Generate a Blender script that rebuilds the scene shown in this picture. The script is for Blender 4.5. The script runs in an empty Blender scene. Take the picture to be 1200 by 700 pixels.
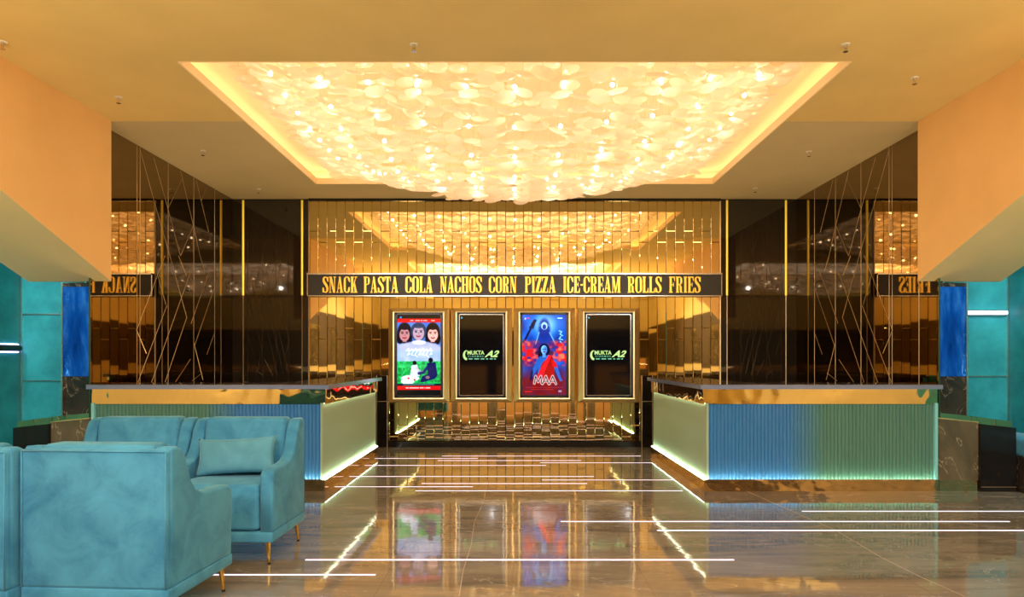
import bpy, bmesh, math, random
import numpy as np
from mathutils import Vector, Matrix
random.seed(7); rng = np.random.default_rng(7)
PI = math.pi
scene = bpy.context.scene
C = scene.collection
EYE = 1.35

# ------------------------------------------------------------------ camera, world, lights, exposure
cam_d = bpy.data.cameras.new('camera'); cam = bpy.data.objects.new('camera', cam_d); C.objects.link(cam)
cam.location = (0, 0, EYE); cam.rotation_euler = (PI/2, 0, 0)
cam_d.sensor_width = 36; cam_d.lens = 24; cam_d.shift_x = -0.0025; cam_d.shift_y = 0.0592
scene.camera = cam
w = bpy.data.worlds.new('world'); scene.world = w; w.use_nodes = True
w.node_tree.nodes['Background'].inputs[0].default_value = (1.0, 0.72, 0.42, 1)
w.node_tree.nodes['Background'].inputs[1].default_value = 0.3
vs = scene.view_settings
vs.view_transform = 'Standard'; vs.look = 'None'; vs.gamma = 1; vs.use_curve_mapping = False
vs.exposure = 0.0
cy = scene.cycles
cy.use_denoising = True
cy.max_bounces = 10; cy.glossy_bounces = 8; cy.diffuse_bounces = 4; cy.transmission_bounces = 6
cy.transparent_max_bounces = 12
cy.sample_clamp_indirect = 4.0; cy.sample_clamp_direct = 0.0
cy.caustics_reflective = True; cy.caustics_refractive = False; cy.blur_glossy = 0.6

def area(name, loc, rot, sx, sy, power, col, spread=PI):
    l = bpy.data.lights.new(name, 'AREA'); l.shape = 'RECTANGLE'; l.size = sx; l.size_y = sy
    l.energy = power; l.color = col; l.spread = spread
    o = bpy.data.objects.new(name, l); C.objects.link(o); o.location = loc; o.rotation_euler = rot
    return o
WARM = (1.0, 0.74, 0.40); PEACH = (1.0, 0.86, 0.70); NEUT = (0.96, 0.97, 1.0)
TRAYS = [(5.65, 9.57), (-0.47, 3.45)]
TX = 2.78; CEIL = 3.81
area('tray_downlight', (0, 7.61, 3.99), (0, 0, 0), 5.0, 3.5, 44, PEACH)
area('tray_downlight', (0, 1.49, 3.99), (0, 0, 0), 5.0, 3.5, 190, (1.0, .93, .85))
for s in (-1, 1):            # added fill lights, unseen beside the camera, that brighten the ceiling
    area('ceiling_fill', (s*3.3, 0.9, 1.1), (PI, s*0.12, 0), 0.7, 4.6, 185, WARM)
area('rear_ceiling_fill', (0, -4.2, 2.2), (PI, 0, 0), 8.0, 1.0, 200, WARM)  # added unseen fill that brightens the ceiling behind the camera
for k in range(6):           # row of small ceiling spots in the lobby behind the camera
    l = bpy.data.lights.new('lobby_spot', 'SPOT'); l.energy = 280; l.color = NEUT; l.spot_size = math.radians(110); l.spot_blend = .6; l.shadow_soft_size = .05
    o = bpy.data.objects.new('lobby_spot', l); C.objects.link(o); o.location = (-3.75+1.5*k, -2.2, 3.76); o.rotation_euler = (math.radians(48), 0, 0)
for s in (-1, 1):
    area('back_ceiling_fill', (s*3.3, 8.5, 0.4), (PI, 0, 0), 0.9, 1.4, 34, WARM)  # added upward fill hidden behind each counter, lifting the dark back ceiling
    area('teal_wall_washer', (s*5.27, 5.9, 3.3), (math.radians(40), 0, 0), 0.4, 0.4, 34, (0.70, 0.95, 1.0))

# ------------------------------------------------------------------ materials
def mat(name, col=(.5,.5,.5), rough=.5, metal=0., ior=1.5, emit=None, strength=0., spec=None, coat=0.):
    m = bpy.data.materials.new(name); m.use_nodes = True
    b = m.node_tree.nodes['Principled BSDF']
    b.inputs['Base Color'].default_value = (*col, 1); b.inputs['Roughness'].default_value = rough
    b.inputs['Metallic'].default_value = metal; b.inputs['IOR'].default_value = ior
    if spec is not None: b.inputs['Specular IOR Level'].default_value = spec
    b.inputs['Coat Weight'].default_value = coat; b.inputs['Coat Roughness'].default_value = .03
    if emit: b.inputs['Emission Color'].default_value = (*emit, 1); b.inputs['Emission Strength'].default_value = strength
    return m
def N(m, kind, **kw):
    n = m.node_tree.nodes.new(kind)
    for k, v in kw.items():
        if k.startswith('i_'): n.inputs[k[2:].replace('_', ' ')].default_value = v
        else: setattr(n, k, v)
    return n
def L(m, a, b): m.node_tree.links.new(a, b)
def bsdf(m): return m.node_tree.nodes['Principled BSDF']
def objcoord(m, scale=(1,1,1)):
    t = N(m, 'ShaderNodeTexCoord'); mp = N(m, 'ShaderNodeMapping'); mp.inputs['Scale'].default_value = scale
    L(m, t.outputs['Object'], mp.inputs['Vector']); return mp.outputs['Vector']
def ramp(m, fac, stops):
    r = N(m, 'ShaderNodeValToRGB'); e = r.color_ramp.elements
    while len(e) < len(stops): e.new(.5)
    for i, (p, c) in enumerate(stops): e[i].position = p; e[i].color = (*c, 1)
    L(m, fac, r.inputs['Fac']); return r.outputs['Color']
def noise(m, vec, scale, detail=4, rough=.55, dist=0.):
    n = N(m, 'ShaderNodeTexNoise'); L(m, vec, n.inputs['Vector'])
    n.inputs['Scale'].default_value = scale; n.inputs['Detail'].default_value = detail
    n.inputs['Roughness'].default_value = rough; n.inputs['Distortion'].default_value = dist
    return n.outputs['Fac']
def bump(m, h, strength, dist=.01):
    b = N(m, 'ShaderNodeBump'); b.inputs['Strength'].default_value = strength; b.inputs['Distance'].default_value = dist
    L(m, h, b.inputs['Height']); L(m, b.outputs['Normal'], bsdf(m).inputs['Normal'])
def paint(name, col, var=.05):
    m = mat(name, col, .75, spec=.2); v = objcoord(m)
    a = tuple(c*(1-var) for c in col); b = tuple(min(1, c*(1+var)) for c in col)
    L(m, ramp(m, noise(m, v, 1.3, 5), [(.3, a), (.7, b)]), bsdf(m).inputs['Base Color'])
    bump(m, noise(m, v, 180, 2), .05, .002)
    return m
def marble(name, dark, mid, vein, rough, ior, scale=(1,1,1), band=2.0, veinw=.012):
    m = mat(name, mid, rough, ior=ior); v = objcoord(m, scale)
    n1 = noise(m, v, band, 8, .65, 1.2)
    base = ramp(m, n1, [(.28, dark), (.52, mid), (.75, tuple(c*1.35 for c in mid))])
    n2 = noise(m, v, band*.55, 5, .6, 1.6)
    d = N(m, 'ShaderNodeMath', operation='SUBTRACT'); L(m, n2, d.inputs[0]); d.inputs[1].default_value = .5
    a = N(m, 'ShaderNodeMath', operation='ABSOLUTE'); L(m, d.outputs[0], a.inputs[0])
    vr = ramp(m, a.outputs[0], [(0, (1,1,1)), (veinw, (0,0,0))])
    mx = N(m, 'ShaderNodeMix', data_type='RGBA'); L(m, vr, mx.inputs['Factor']); L(m, base, mx.inputs[6]); mx.inputs[7].default_value = (*vein, 1)
    L(m, mx.outputs[2], bsdf(m).inputs['Base Color'])
    return m

M = {}
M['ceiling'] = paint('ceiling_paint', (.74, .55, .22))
M['ceiling_back'] = paint('greyer_back_ceiling', (.56, .46, .26))
M['wall_paint'] = paint('apricot_wall_paint', (.88, .54, .21))
M['soffit'] = paint('sand_soffit_paint', (.80, .66, .33))
M['tray'] = paint('tray_cream_paint', (.92, .78, .52))
M['gold_mirror'] = mat('antique_gold_mirror', (.84, .68, .34), .025, 1.)
M['bronze_mirror'] = mat('bronze_mirror', (.32, .23, .13), .02, 1.)
M['black_glass'] = mat('black_glass', (.012, .009, .006), .03, 0., 1.75)
M['brass'] = mat('polished_brass', (.95, .76, .38), .36, 1.)
M['brass_line'] = mat('brass_inlay', (.60, .46, .26), .4, 1.)
M['gold_strip'] = mat('gold_strip', (1.0, .72, .10), .3, .6, emit=(1, .62, .03), strength=.35)  # added emission stands in for the shine of these reflective strips
M['silver'] = mat('steel_trim', (.75, .76, .72), .18, 1.)
M['black'] = mat('black_lacquer', (.012, .011, .010), .12)
M['bezel'] = mat('black_bezel', (.02, .02, .022), .25)
M['floor'] = marble('polished_brown_marble', (.115, .10, .076), (.225, .195, .148), (.42, .37, .32), .05, 2.0, (.35, 1.6, 1), 2.2, .004)
v = objcoord(M['floor'], (1, 1, 1)); bump(M['floor'], noise(M['floor'], v, 5, 2), .6, .0016)
M['dark_marble'] = marble('dark_marble', (.012, .009, .007), (.035, .025, .018), (.28, .22, .15), .05, 1.6, (1,1,1), 2.5, .006)
M['olive_marble'] = marble('olive_brown_marble', (.07, .055, .03), (.13, .10, .055), (.35, .28, .16), .07, 1.6, (1,1,1), 1.8, .008)
M['counter_marble'] = marble('counter_marble', (.05, .04, .04), (.12, .10, .10), (.35, .32, .32), .06, 1.7, (1,1,1), 5, .01)
M['counter_edge'] = mat('counter_edge_blue', (.22, .28, .42), .2, .3)  # blue reflection on the edge put into its base colour
M['plinth'] = mat('mirror_plinth', (.62, .44, .24), .05, 1.)
v = objcoord(M['plinth']); bump(M['plinth'], noise(M['plinth'], v, 3.5, 2), .6, .02)
M['band'] = mat('champagne_mirror_band', (.80, .66, .34), .03, 1.)
v = objcoord(M['band']); bump(M['band'], noise(M['band'], v, 3.5, 1), .5, .03)
M['flute_green'] = mat('green_fluted_glass', (.12, .32, .25), .22, .0, 1.6)
M['flute_blue'] = mat('blue_fluted_glass', (.05, .24, .56), .22, .0, 1.6)
for nm_, s_ in (('left', -1), ('right', 1)):
    m = M['flute_'+nm_] = mat('blue_green_fluted_glass_'+nm_, (.1, .3, .3), .22, .0, 1.6)
    t_ = N(m, 'ShaderNodeTexCoord'); x_ = N(m, 'ShaderNodeSeparateXYZ'); L(m, t_.outputs['Object'], x_.inputs[0])
    f_ = N(m, 'ShaderNodeMath', operation='MULTIPLY_ADD'); L(m, x_.outputs['X'], f_.inputs[0]); f_.inputs[1].default_value = s_/2.4; f_.inputs[2].default_value = .5
    L(m, ramp(m, f_.outputs[0], [(.36, (.045, .20, .44)), (.52, (.085, .22, .16))]), bsdf(m).inputs['Base Color'])  # base colour runs from blue at the inner end to green outside
M['flute_pale'] = mat('pale_ribbed_glass', (.33, .44, .28), .16, .0, 1.6)
M['aqua_edge'] = mat('aqua_glass_edge', (.25, .62, .60), .2)
M['teal_wall'] = mat('teal_suede_panel', (.012, .30, .34), .6)
v = objcoord(M['teal_wall'])
L(M['teal_wall'], ramp(M['teal_wall'], noise(M['teal_wall'], v, 3.2, 6, .65), [(.25, (.004, .20, .23)), (.75, (.03, .42, .46))]), bsdf(M['teal_wall']).inputs['Base Color'])
M['blue_reflection_mirror'] = mat('blue_reflection_mirror', (.05, .22, .80), .04, 1., emit=(.01, .10, .5), strength=.25)  # blue reflection put into colour and emission; the panel is no lamp
v = objcoord(M['blue_reflection_mirror'], (3, 1, .7)); cr = ramp(M['blue_reflection_mirror'], noise(M['blue_reflection_mirror'], v, 2.5, 4), [(.3, (.004,.04,.25)), (.5, (.01,.12,.6)), (.7, (.08,.32,1))]); L(M['blue_reflection_mirror'], cr, bsdf(M['blue_reflection_mirror']).inputs['Base Color']); L(M['blue_reflection_mirror'], cr, bsdf(M['blue_reflection_mirror']).inputs['Emission Color']); v = objcoord(M['blue_reflection_mirror'], (1, 1, .6)); bump(M['blue_reflection_mirror'], noise(M['blue_reflection_mirror'], v, 5, 3), .2, .02)
M['led_white'] = mat('white_led', (1,1,1), .5, emit=(1, .88, 1), strength=2.6)
M['led_floor'] = mat('floor_led', (1,1,1), .5, emit=(.88, .70, 1), strength=1.3)
M['led_violet'] = mat('violet_led', (1,1,1), .5, emit=(.75, .62, 1), strength=3.5)
M['led_base'] = mat('counter_base_led', (1,1,1), .5, emit=(.82, 1, .80), strength=26)
M['led_lip'] = mat('counter_lip_led', (1,1,1), .5, emit=(1, .95, .75), strength=9)
M['led_cove'] = mat('cove_led', (1,1,1), .5, emit=(1, .80, .50), strength=5.5)
M['bulb'] = mat('chandelier_bulb', (1,1,1), .5, emit=(1, .85, .66), strength=58)
M['yellow_led'] = mat('yellow_led', (1,1,1), .5, emit=(1, .75, .12), strength=3)
M['letter'] = mat('gold_letter', (1.0, .62, .08), .32, .75, emit=(1, .55, .06), strength=.30)
M['sign'] = mat('dark_sign_glass', (.03, .024, .012), .38, 0, 1.45)
M['chrome'] = mat('sprinkler_steel', (.7, .68, .62), .25, 1.)
M['white'] = mat('white_enamel', (.75, .72, .65), .4)
M['brown'] = paint('brown_rear_wall', (.09, .06, .03))

def velvet(name, base, dark):
    m = mat(name, base, .85, spec=.25); v = objcoord(m)
    f = noise(m, v, 4.5, 6, .62, .6)
    L(m, ramp(m, f, [(.3, dark), (.55, base), (.8, tuple(min(1, c*1.25) for c in base))]), bsdf(m).inputs['Base Color'])
    b = bsdf(m); b.inputs['Sheen Weight'].default_value = .35; b.inputs['Sheen Roughness'].default_value = .35
    b.inputs['Sheen Tint'].default_value = (.55, .95, 1, 1)
    bump(m, noise(m, v, 260, 2), .12, .002)
    return m
M['velvet'] = velvet('teal_velvet', (.058, .26, .40), (.024, .155, .28))
M['pillow'] = velvet('grey_teal_velvet', (.085, .28, .37), (.065, .23, .31))
M['leg'] = mat('gold_leg', (.95, .62, .14), .18, 1.)

# glass discs: thin peach glass that lets the light through
m = bpy.data.materials.new('peach_glass_disc'); m.use_nodes = True; nt = m.node_tree; nt.nodes.clear()
o_ = nt.nodes.new('ShaderNodeOutputMaterial'); tr = nt.nodes.new('ShaderNodeBsdfTranslucent'); gl = nt.nodes.new('ShaderNodeBsdfGlossy')
tp = nt.nodes.new('ShaderNodeBsdfTransparent'); df = nt.nodes.new('ShaderNodeBsdfDiffuse')
tr.inputs[0].default_value = (1, .88, .72, 1); df.inputs[0].default_value = (.97, .82, .64, 1)
gl.inputs[0].default_value = (1, .9, .75, 1); gl.inputs[1].default_value = .12
tp.inputs[0].default_value = (1, .92, .8, 1)
m1 = nt.nodes.new('ShaderNodeMixShader'); m1.inputs[0].default_value = .35
m2 = nt.nodes.new('ShaderNodeMixShader'); m2.inputs[0].default_value = .22
m3 = nt.nodes.new('ShaderNodeMixShader'); m3.inputs[0].default_value = .10
nt.links.new(tr.outputs[0], m1.inputs[1]); nt.links.new(df.outputs[0], m1.inputs[2])
nt.links.new(m1.outputs[0], m2.inputs[1]); nt.links.new(tp.outputs[0], m2.inputs[2])
nt.links.new(m2.outputs[0], m3.inputs[1]); nt.links.new(gl.outputs[0], m3.inputs[2])
nt.links.new(m3.outputs[0], o_.inputs[0]); M['disc'] = m

# ------------------------------------------------------------------ helpers
def W(px, py, d):            # where a feature measured in the photo stands, at distance d
    return Vector(((px-603)*d/800, d, EYE+(421-py)*d/800))
def box(bm, x0, x1, y0, y1, z0, z1, bev=0., seg=2):
    vs_ = [bm.verts.new(p) for p in ((x0,y0,z0),(x1,y0,z0),(x1,y1,z0),(x0,y1,z0),(x0,y0,z1),(x1,y0,z1),(x1,y1,z1),(x0,y1,z1))]
    fs = [bm.faces.new([vs_[i] for i in f]) for f in ((3,2,1,0),(4,5,6,7),(0,1,5,4),(1,2,6,5),(2,3,7,6),(3,0,4,7))]
    if bev > 0:
        es = list({e for f in fs for e in f.edges})
        bmesh.ops.bevel(bm, geom=es, offset=bev, segments=seg, profile=.5, affect='EDGES')
def prism(bm, pts, axis, a, b):
    """polygon pts (2D) extruded along axis from a to b"""
    def p3(p, t):
        return {'x': (t, p[0], p[1]), 'y': (p[0], t, p[1]), 'z': (p[0], p[1], t)}[axis]
    A = [bm.verts.new(p3(p, a)) for p in pts]; B = [bm.verts.new(p3(p, b)) for p in pts]
    n = len(pts); fs = [bm.faces.new(A), bm.faces.new(B[::-1])]
    for i in range(n): fs.append(bm.faces.new((A[i], B[i], B[(i+1) % n], A[(i+1) % n])))
    return fs
def tube(bm, p, q, r0, r1=None, n=10, caps=True):
    p, q = Vector(p), Vector(q); r1 = r0 if r1 is None else r1
    d = (q-p).normalized(); u = d.orthogonal().normalized(); w_ = d.cross(u)
    A = [bm.verts.new(p+(u*math.cos(2*PI*i/n)+w_*math.sin(2*PI*i/n))*r0) for i in range(n)]
    B = [bm.verts.new(q+(u*math.cos(2*PI*i/n)+w_*math.sin(2*PI*i/n))*r1) for i in range(n)]
    for i in range(n): bm.faces.new((A[i], A[(i+1) % n], B[(i+1) % n], B[i]))
    if caps: bm.faces.new(A[::-1]); bm.faces.new(B)
def bar(bm, p, q, wdt, nrm, th):
    """flat bar between p and q lying on a wall with normal nrm"""
    p, q, nrm = Vector(p), Vector(q), Vector(nrm); d = (q-p).normalized(); s = d.cross(nrm).normalized()*wdt/2
    lo = [p-s, p+s, q+s, q-s]; A = [bm.verts.new(x) for x in lo]; B = [bm.verts.new(x+nrm*th) for x in lo]
    bm.faces.new(A[::-1]); bm.faces.new(B)
    for i in range(4): bm.faces.new((A[i], A[(i+1) % 4], B[(i+1) % 4], B[i]))
def obj(name, bm, m, parent=None, smooth=False, origin=None, recalc=True):
    if recalc: bmesh.ops.recalc_face_normals(bm, faces=bm.faces[:])
    off = Vector(parent['_o']) if parent is not None and '_o' in parent.keys() else (Vector(origin) if origin is not None else Vector((0,0,0)))
    par_off = off
    if parent is not None and parent.type == 'MESH': par_off = Vector(parent.get('_o', (0,0,0)))
    if par_off.length: bmesh.ops.translate(bm, verts=bm.verts[:], vec=-par_off)
    me = bpy.data.meshes.new(name); bm.to_mesh(me); bm.free()
    for mm in (m if isinstance(m, list) else [m]): me.materials.append(mm)
    if smooth:
        for p in me.polygons: p.use_smooth = True
    o = bpy.data.objects.new(name, me); C.objects.link(o)
    if parent is not None: o.parent = parent; o['_o'] = tuple(par_off)
    elif origin is not None: o.location = origin; o['_o'] = tuple(origin)
    return o
def thing(name, label, cat, loc=(0,0,0), rz=0, group=None):
    o = bpy.data.objects.new(name, None); C.objects.link(o); o.empty_display_size = .1
    o.location = loc; o.rotation_euler = (0, 0, rz); o['label'] = label; o['category'] = cat; o['_o'] = tuple(loc)
    if group: o['group'] = group
    return o
def tag(o, label, cat, group=None):
    o['label'] = label; o['category'] = cat
    if group: o['group'] = group
    return o
def struct(name, bm, m, parent=None, **k):
    o = obj(name, bm, m, parent, **k)
    if parent is None: o['kind'] = 'structure'
    return o
def nb(): return bmesh.new()

# ------------------------------------------------------------------ the room
BACK = 10.49; SX = 4.34; OX = 5.50; NEAR = 7.06; REAR = -7.0
bm = nb(); box(bm, -6, 6, REAR, 11, -.12, 0); floor = struct('floor', bm, M['floor'])
bm = nb()                                                   # tile joints of the marble , very fine
for y in (3.2, 4.76, 7.6, 9.2):
    box(bm, -5.5, 5.5, y-.0012, y+.0012, -.002, .0012)
for x in (-2.4, -.8, .8, 2.4, 4.0):
    box(bm, x-.0012, x+.0012, 1.5, 10.4, -.002, .0012)
struct('tile_joint', bm, mat('joint', (.15, .12, .10), .1), floor)
bm = nb()                                                   # two long pale veins
for pts in ([(572,562),(566,590),(556,612),(552,640),(543,668),(538,699)], [(862,570),(925,598),(980,622),(1030,652),(1078,676),(1130,699)]):
    for a, b in zip(pts, pts[1:]):
        fa = [800*EYE/(p[1]-421) for p in (a, b)]
        A = W(a[0], a[1], fa[0]); B = W(b[0], b[1], fa[1]); A.z = B.z = 0
        bar(bm, A, B, .006, (0,0,1), .001)
struct('marble_vein', bm, mat('vein', (.42, .34, .26), .1), floor)

# ceiling slab with the two tray openings (front piece, greyer back piece)
bm = nb(); z0, z1 = CEIL, CEIL+.07
box(bm, -6, -TX, REAR, NEAR, z0, z1); box(bm, TX, 6, REAR, NEAR, z0, z1)
box(bm, -TX, TX, REAR, TRAYS[1][0], z0, z1); box(bm, -TX, TX, TRAYS[1][1], TRAYS[0][0], z0, z1)
struct('ceiling', bm, M['ceiling'])
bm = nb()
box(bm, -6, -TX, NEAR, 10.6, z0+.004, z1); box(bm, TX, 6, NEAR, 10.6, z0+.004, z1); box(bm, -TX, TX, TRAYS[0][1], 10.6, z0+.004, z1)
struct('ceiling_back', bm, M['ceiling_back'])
bm = nb()                                                   # thin lip round each opening
for (a, b) in TRAYS:
    box(bm, -TX-.012, -TX+.004, a, b, z0-.003, z1+.012); box(bm, TX-.004, TX+.012, a, b, z0-.003, z1+.012)
    box(bm, -TX, TX, a-.012, a+.004, z0-.003, z1+.012); box(bm, -TX, TX, b-.004, b+.012, z0-.003, z1+.012)
struct('trim_1', bm, mat('tray_lip_paint', (.95, .72, .42), .6))
bm = nb(); e = .22
for (a, b) in TRAYS:
    box(bm, -TX-e, TX+e, a-e, b+e, 4.04, 4.09)
    box(bm, -TX-e-.04, -TX-e, a-e, b+e, z1, 4.09); box(bm, TX+e, TX+e+.04, a-e, b+e, z1, 4.09)
    box(bm, -TX-e, TX+e, a-e-.04, a-e, z1, 4.09); box(bm, -TX-e, TX+e, b+e, b+e+.04, z1, 4.09)
struct('ceiling_tray', bm, M['tray'])
for (a, b), lab in zip(TRAYS, ('hidden warm cove strip round the tray over the counters', 'hidden warm cove strip round the tray over the armchairs')):
    bm = nb(); q = TX+.13
    for x in (-q, q): box(bm, x-.015, x+.015, a-.1, b+.1, z1+.005, z1+.03)
    for y in (a-.13, b+.13): box(bm, -q, q, y-.015, y+.015, z1+.005, z1+.03)
    tag(obj('cove_light', bm, M['led_cove'], origin=(0, (a+b)/2, z1)), lab, 'light')

# side walls by the bar: bronze mirror with brass inlay, some lines standing in for reflections
segs = [((161.2,449),(195.5,358.3)),((177.2,449),(223,319.4)),((193.2,448.7),(218.4,373.2)),((224,379),(244.7,319.4)),
 ((228,405),(251.5,336.6)),((205.8,447.6),(223,421.3)),((225.2,446.4),(236.7,437.3)),((242.4,415.5),(250.9,391.5)),
 ((160,387),(193.2,300)),((184,320.6),(194.4,357.2)),((199,300),(219,373)),((227.5,403),(237.8,445.3)),((160,387),(171.5,414.4)),
 ((209.2,300),(218.4,322.9)),((164,175.5),(180.6,236)),((180,184.6),(194.4,236)),((194.4,236),(211.5,300)),((211.5,200.6),(226.4,263.5)),
 ((226.4,263.5),(234.4,300)),((229.8,211),(244.7,272.7)),((213.8,208.6),(196.6,245)),((242.4,219),(235.5,235)),((226.4,264.7),(211.5,300)),
 ((234.4,300),(240,318)),((180.6,236),(199,300))]
def wallpt(px, py):
    d = 800*SX/(603-px); return d, EYE+(421-py)*d/800
for side, s in (('left', -1), ('right', 1)):
    x = s*SX; xo = s*(SX+.12)
    bm = nb(); box(bm, min(x, xo), max(x, xo), 7.6, BACK+.1, 0, CEIL+.01); box(bm, min(x, x+s*.02), max(x, x+s*.02), 6.99, 7.6, 0, CEIL+.01)
    wl = struct('wall_'+side, bm, M['bronze_mirror'])
    bm = nb(); nrm = (-s, 0, 0)
    for px in (160.5, 164, 197, 227, 251.5):
        d = 800*SX/(603-px); tube(bm, (x, d, 0), (x, d, CEIL), .0035, n=6)
    if s > 0: tube(bm, (x, 800*SX/474, 0), (x, 800*SX/474, CEIL), .004, n=6)
    for a, b in segs:
        (d0, h0), (d1, h1) = wallpt(*a), wallpt(*b)
        tube(bm, (x, d0, h0), (x, d1, min(h1, CEIL)), .0035, n=6)
    tube(bm, (x, 7.3, .62), (x, 10.1, 1.0), .005, n=6)
    struct('metal_inlay', bm, M['brass_line'], wl)
# back wall
bm = nb(); box(bm, -4.5, 4.5, BACK+.03, BACK+.2, 0, CEIL+.05)
wb = struct('wall_back', bm, M['black'])
bm = nb()
for x0, x1 in ((-4.34, -4.17), (-4.165, -3.27), (-3.262, -3.16), (3.16, 3.262), (3.27, 4.165), (4.17, 4.34)):
    for h0, h1 in ((0.0, 2.318), (2.324, CEIL-.02)):
        box(bm, x0+.002, x1-.002, BACK, BACK+.03, h0, h1, .003, 1)
struct('black_glass_panel', bm, M['black_glass'], wb)
bm = nb()
for s in (-1, 1):
    for x in (4.17, 3.265): tube(bm, (s*x, BACK, 2.33), (s*x, BACK, CEIL-.02), .017, n=8)
struct('gold_strip', bm, M['gold_strip'], wb)
bm = nb()
for s in (-1, 1):
    for x in (4.17, 3.265): tube(bm, (s*x, BACK, 0), (s*x, BACK, 2.33), .006, n=6)
    tube(bm, (s*3.16, BACK-.004, 0), (s*3.16, BACK-.004, CEIL-.02), .012, n=6)
struct('metal_inlay', bm, M['brass_line'], wb)
# gold mirror tiles: vertical bond, each tile bevelled and set a hair out of true
bm = nb(); tw = 6.30/46; th = 1.49
for i in range(46):
    xa = -3.15+i*tw; off = (.0 if i % 2 else .171)
    z = 3.143+off-3*th
    while z < CEIL:
        h0, h1 = max(z, .09), min(z+th, CEIL-.03)
        if h1-h0 > .03:
            b0 = nb(); g = .0012; bv = .006
            x0_, x1_ = xa+g, xa+tw-g; a_, b_ = h0+g, h1-g
            xm, zm = (x0_+x1_)/2, (a_+b_)/2
            tx, tz = random.gauss(0, .0018), random.gauss(0, .0016 if a_ > 1.5 else .004)
            def P(x, zz, dy): return bm.verts.new((x, BACK-.006+dy+(x-xm)*tx+(zz-zm)*tz, zz))
            b0.free()
            inn = [P(x0_+bv, a_+bv, 0), P(x1_-bv, a_+bv, 0), P(x1_-bv, b_-bv, 0), P(x0_+bv, b_-bv, 0)]
            out = [P(x0_, a_, .004), P(x1_, a_, .004), P(x1_, b_, .004), P(x0_, b_, .004)]
            bk = [bm.verts.new((v_.co.x, BACK+.03, v_.co.z)) for v_ in out]
            bm.faces.new(inn)
            for k in range(4):
                bm.faces.new((out[k], out[(k+1) % 4], inn[(k+1) % 4], inn[k])); bm.faces.new((bk[k], bk[(k+1) % 4], out[(k+1) % 4], out[k]))
        z += th
struct('gold_mirror_tiles', bm, M['gold_mirror'], wb)
bm = nb(); box(bm, -3.16, 3.16, BACK-.03, BACK+.03, CEIL-.035, CEIL+.01)
struct('trim_2', bm, M['black'])
bm = nb(); box(bm, -2.12, 2.12, BACK-.05, BACK-.007, 0, .085, .004)
struct('baseboard_back', bm, M['black'])
for s in (-1, 1):                                           # dark posts each side of the poster wall
    bm = nb(); box(bm, min(s*1.94, s*2.11), max(s*1.94, s*2.11), BACK-.06, BACK-.007, 0, 1.10, .004)
    p = struct('trim_'+('3' if s < 0 else '4'), bm, M['black_glass'])
    bm = nb()
    for x in (1.945, 2.105): box(bm, s*x-.004, s*x+.004, BACK-.064, BACK-.058, .0, 1.1)
    box(bm, min(s*1.94, s*2.11), max(s*1.94, s*2.11), BACK-.064, BACK-.058, .70, .708)
    struct('metal_edge', bm, M['brass_line'], p)
# outer lobby walls in teal
for side, s in (('left', -1), ('right', 1)):
    bm = nb(); xo = s*OX
    box(bm, min(xo, xo+s*.15), max(xo, xo+s*.15), 4.9, 7.75, 0, CEIL+.02)
    box(bm, min(s*(SX+.12), xo), max(s*(SX+.12), xo), 7.6, 7.75, 0, CEIL+.02)
    tw_ = struct('wall_teal_'+side, bm, M['teal_wall'])
    bm = nb()
    hs = (1.85, 1.11) if s < 0 else (1.16, .42)
    for h in hs: box(bm, min(s*4.76, xo), max(s*4.76, xo), 7.588, 7.6, h-.006, h+.006)
    for x in (4.765, 5.485): box(bm, s*x-.009, s*x+.009, 7.585, 7.6, 0, CEIL)
    for y in (7.15, 6.6, 6.2, 5.8): box(bm, min(xo, xo-s*.012), max(xo, xo-s*.012), y-.009, y+.009, 0, CEIL)
    for (y0, y1, h) in ((6.6, 7.15, .75), (7.15, 7.6, 2.45), (6.2, 6.6, 1.72), (5.8, 6.2, .9)): box(bm, min(xo, xo-s*.012), max(xo, xo-s*.012), y0, y1, h-.007, h+.007)
    struct('metal_trim', bm, M['silver'], tw_)
# rear of the lobby, seen only in the mirrors
for side, s in (('left', -1), ('right', 1)):
    bm = nb(); xo = s*OX; box(bm, min(xo, xo+s*.15), max(xo, xo+s*.15), REAR, 4.9, 0, CEIL+.02); wl = struct('wall_'+side+'_lobby', bm, M['soffit'])
    bm = nb(); box(bm, min(xo, xo-s*.02), max(xo, xo-s*.02), REAR+.1, 4.88, 1.15, 2.7); struct('dark_panelling', bm, M['brown'], wl)
    bm = nb()
    for y in (-5.5, -2.5, -.2, 2.0): box(bm, min(xo-s*.02, xo-s*.03), max(xo-s*.02, xo-s*.03), y, y+.9, 1.2, 2.3)
    struct('tan_panel', bm, M['olive_marble'], wl)
bm = nb()
for x0, x1 in ((-4.6, -3.2), (-2.2, -.5), (.5, 2.2), (3.2, 4.6)): box(bm, x0, x1, REAR, REAR+.02, 0, 2.3)
struct('door_1', bm, M['black'])
bm = nb(); box(bm, -6, 6, REAR-.1, REAR, 0, CEIL+.02); wr = struct('wall_rear', bm, M['brown']); bm = nb(); [box(bm, a_, b_, REAR+.021, REAR+.05, 0, 1.1) for a_, b_ in ((-5.4,-4.7),(-4.5,-3.2),(-2.9,-2.5),(-2.3,-1.1),(-.7,.7),(1.1,2.3),(2.5,2.9),(3.2,4.5),(4.7,5.4))]; struct('band_reflection_panel', bm, M['wall_paint'], wr)  # added unseen panels along the foot, giving the counter bands orange reflections
bm = nb(); box(bm, -6, 6, REAR, REAR+.25, 2.55, CEIL); struct('wall_rear_bulkhead', bm, M['soffit'])

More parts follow.
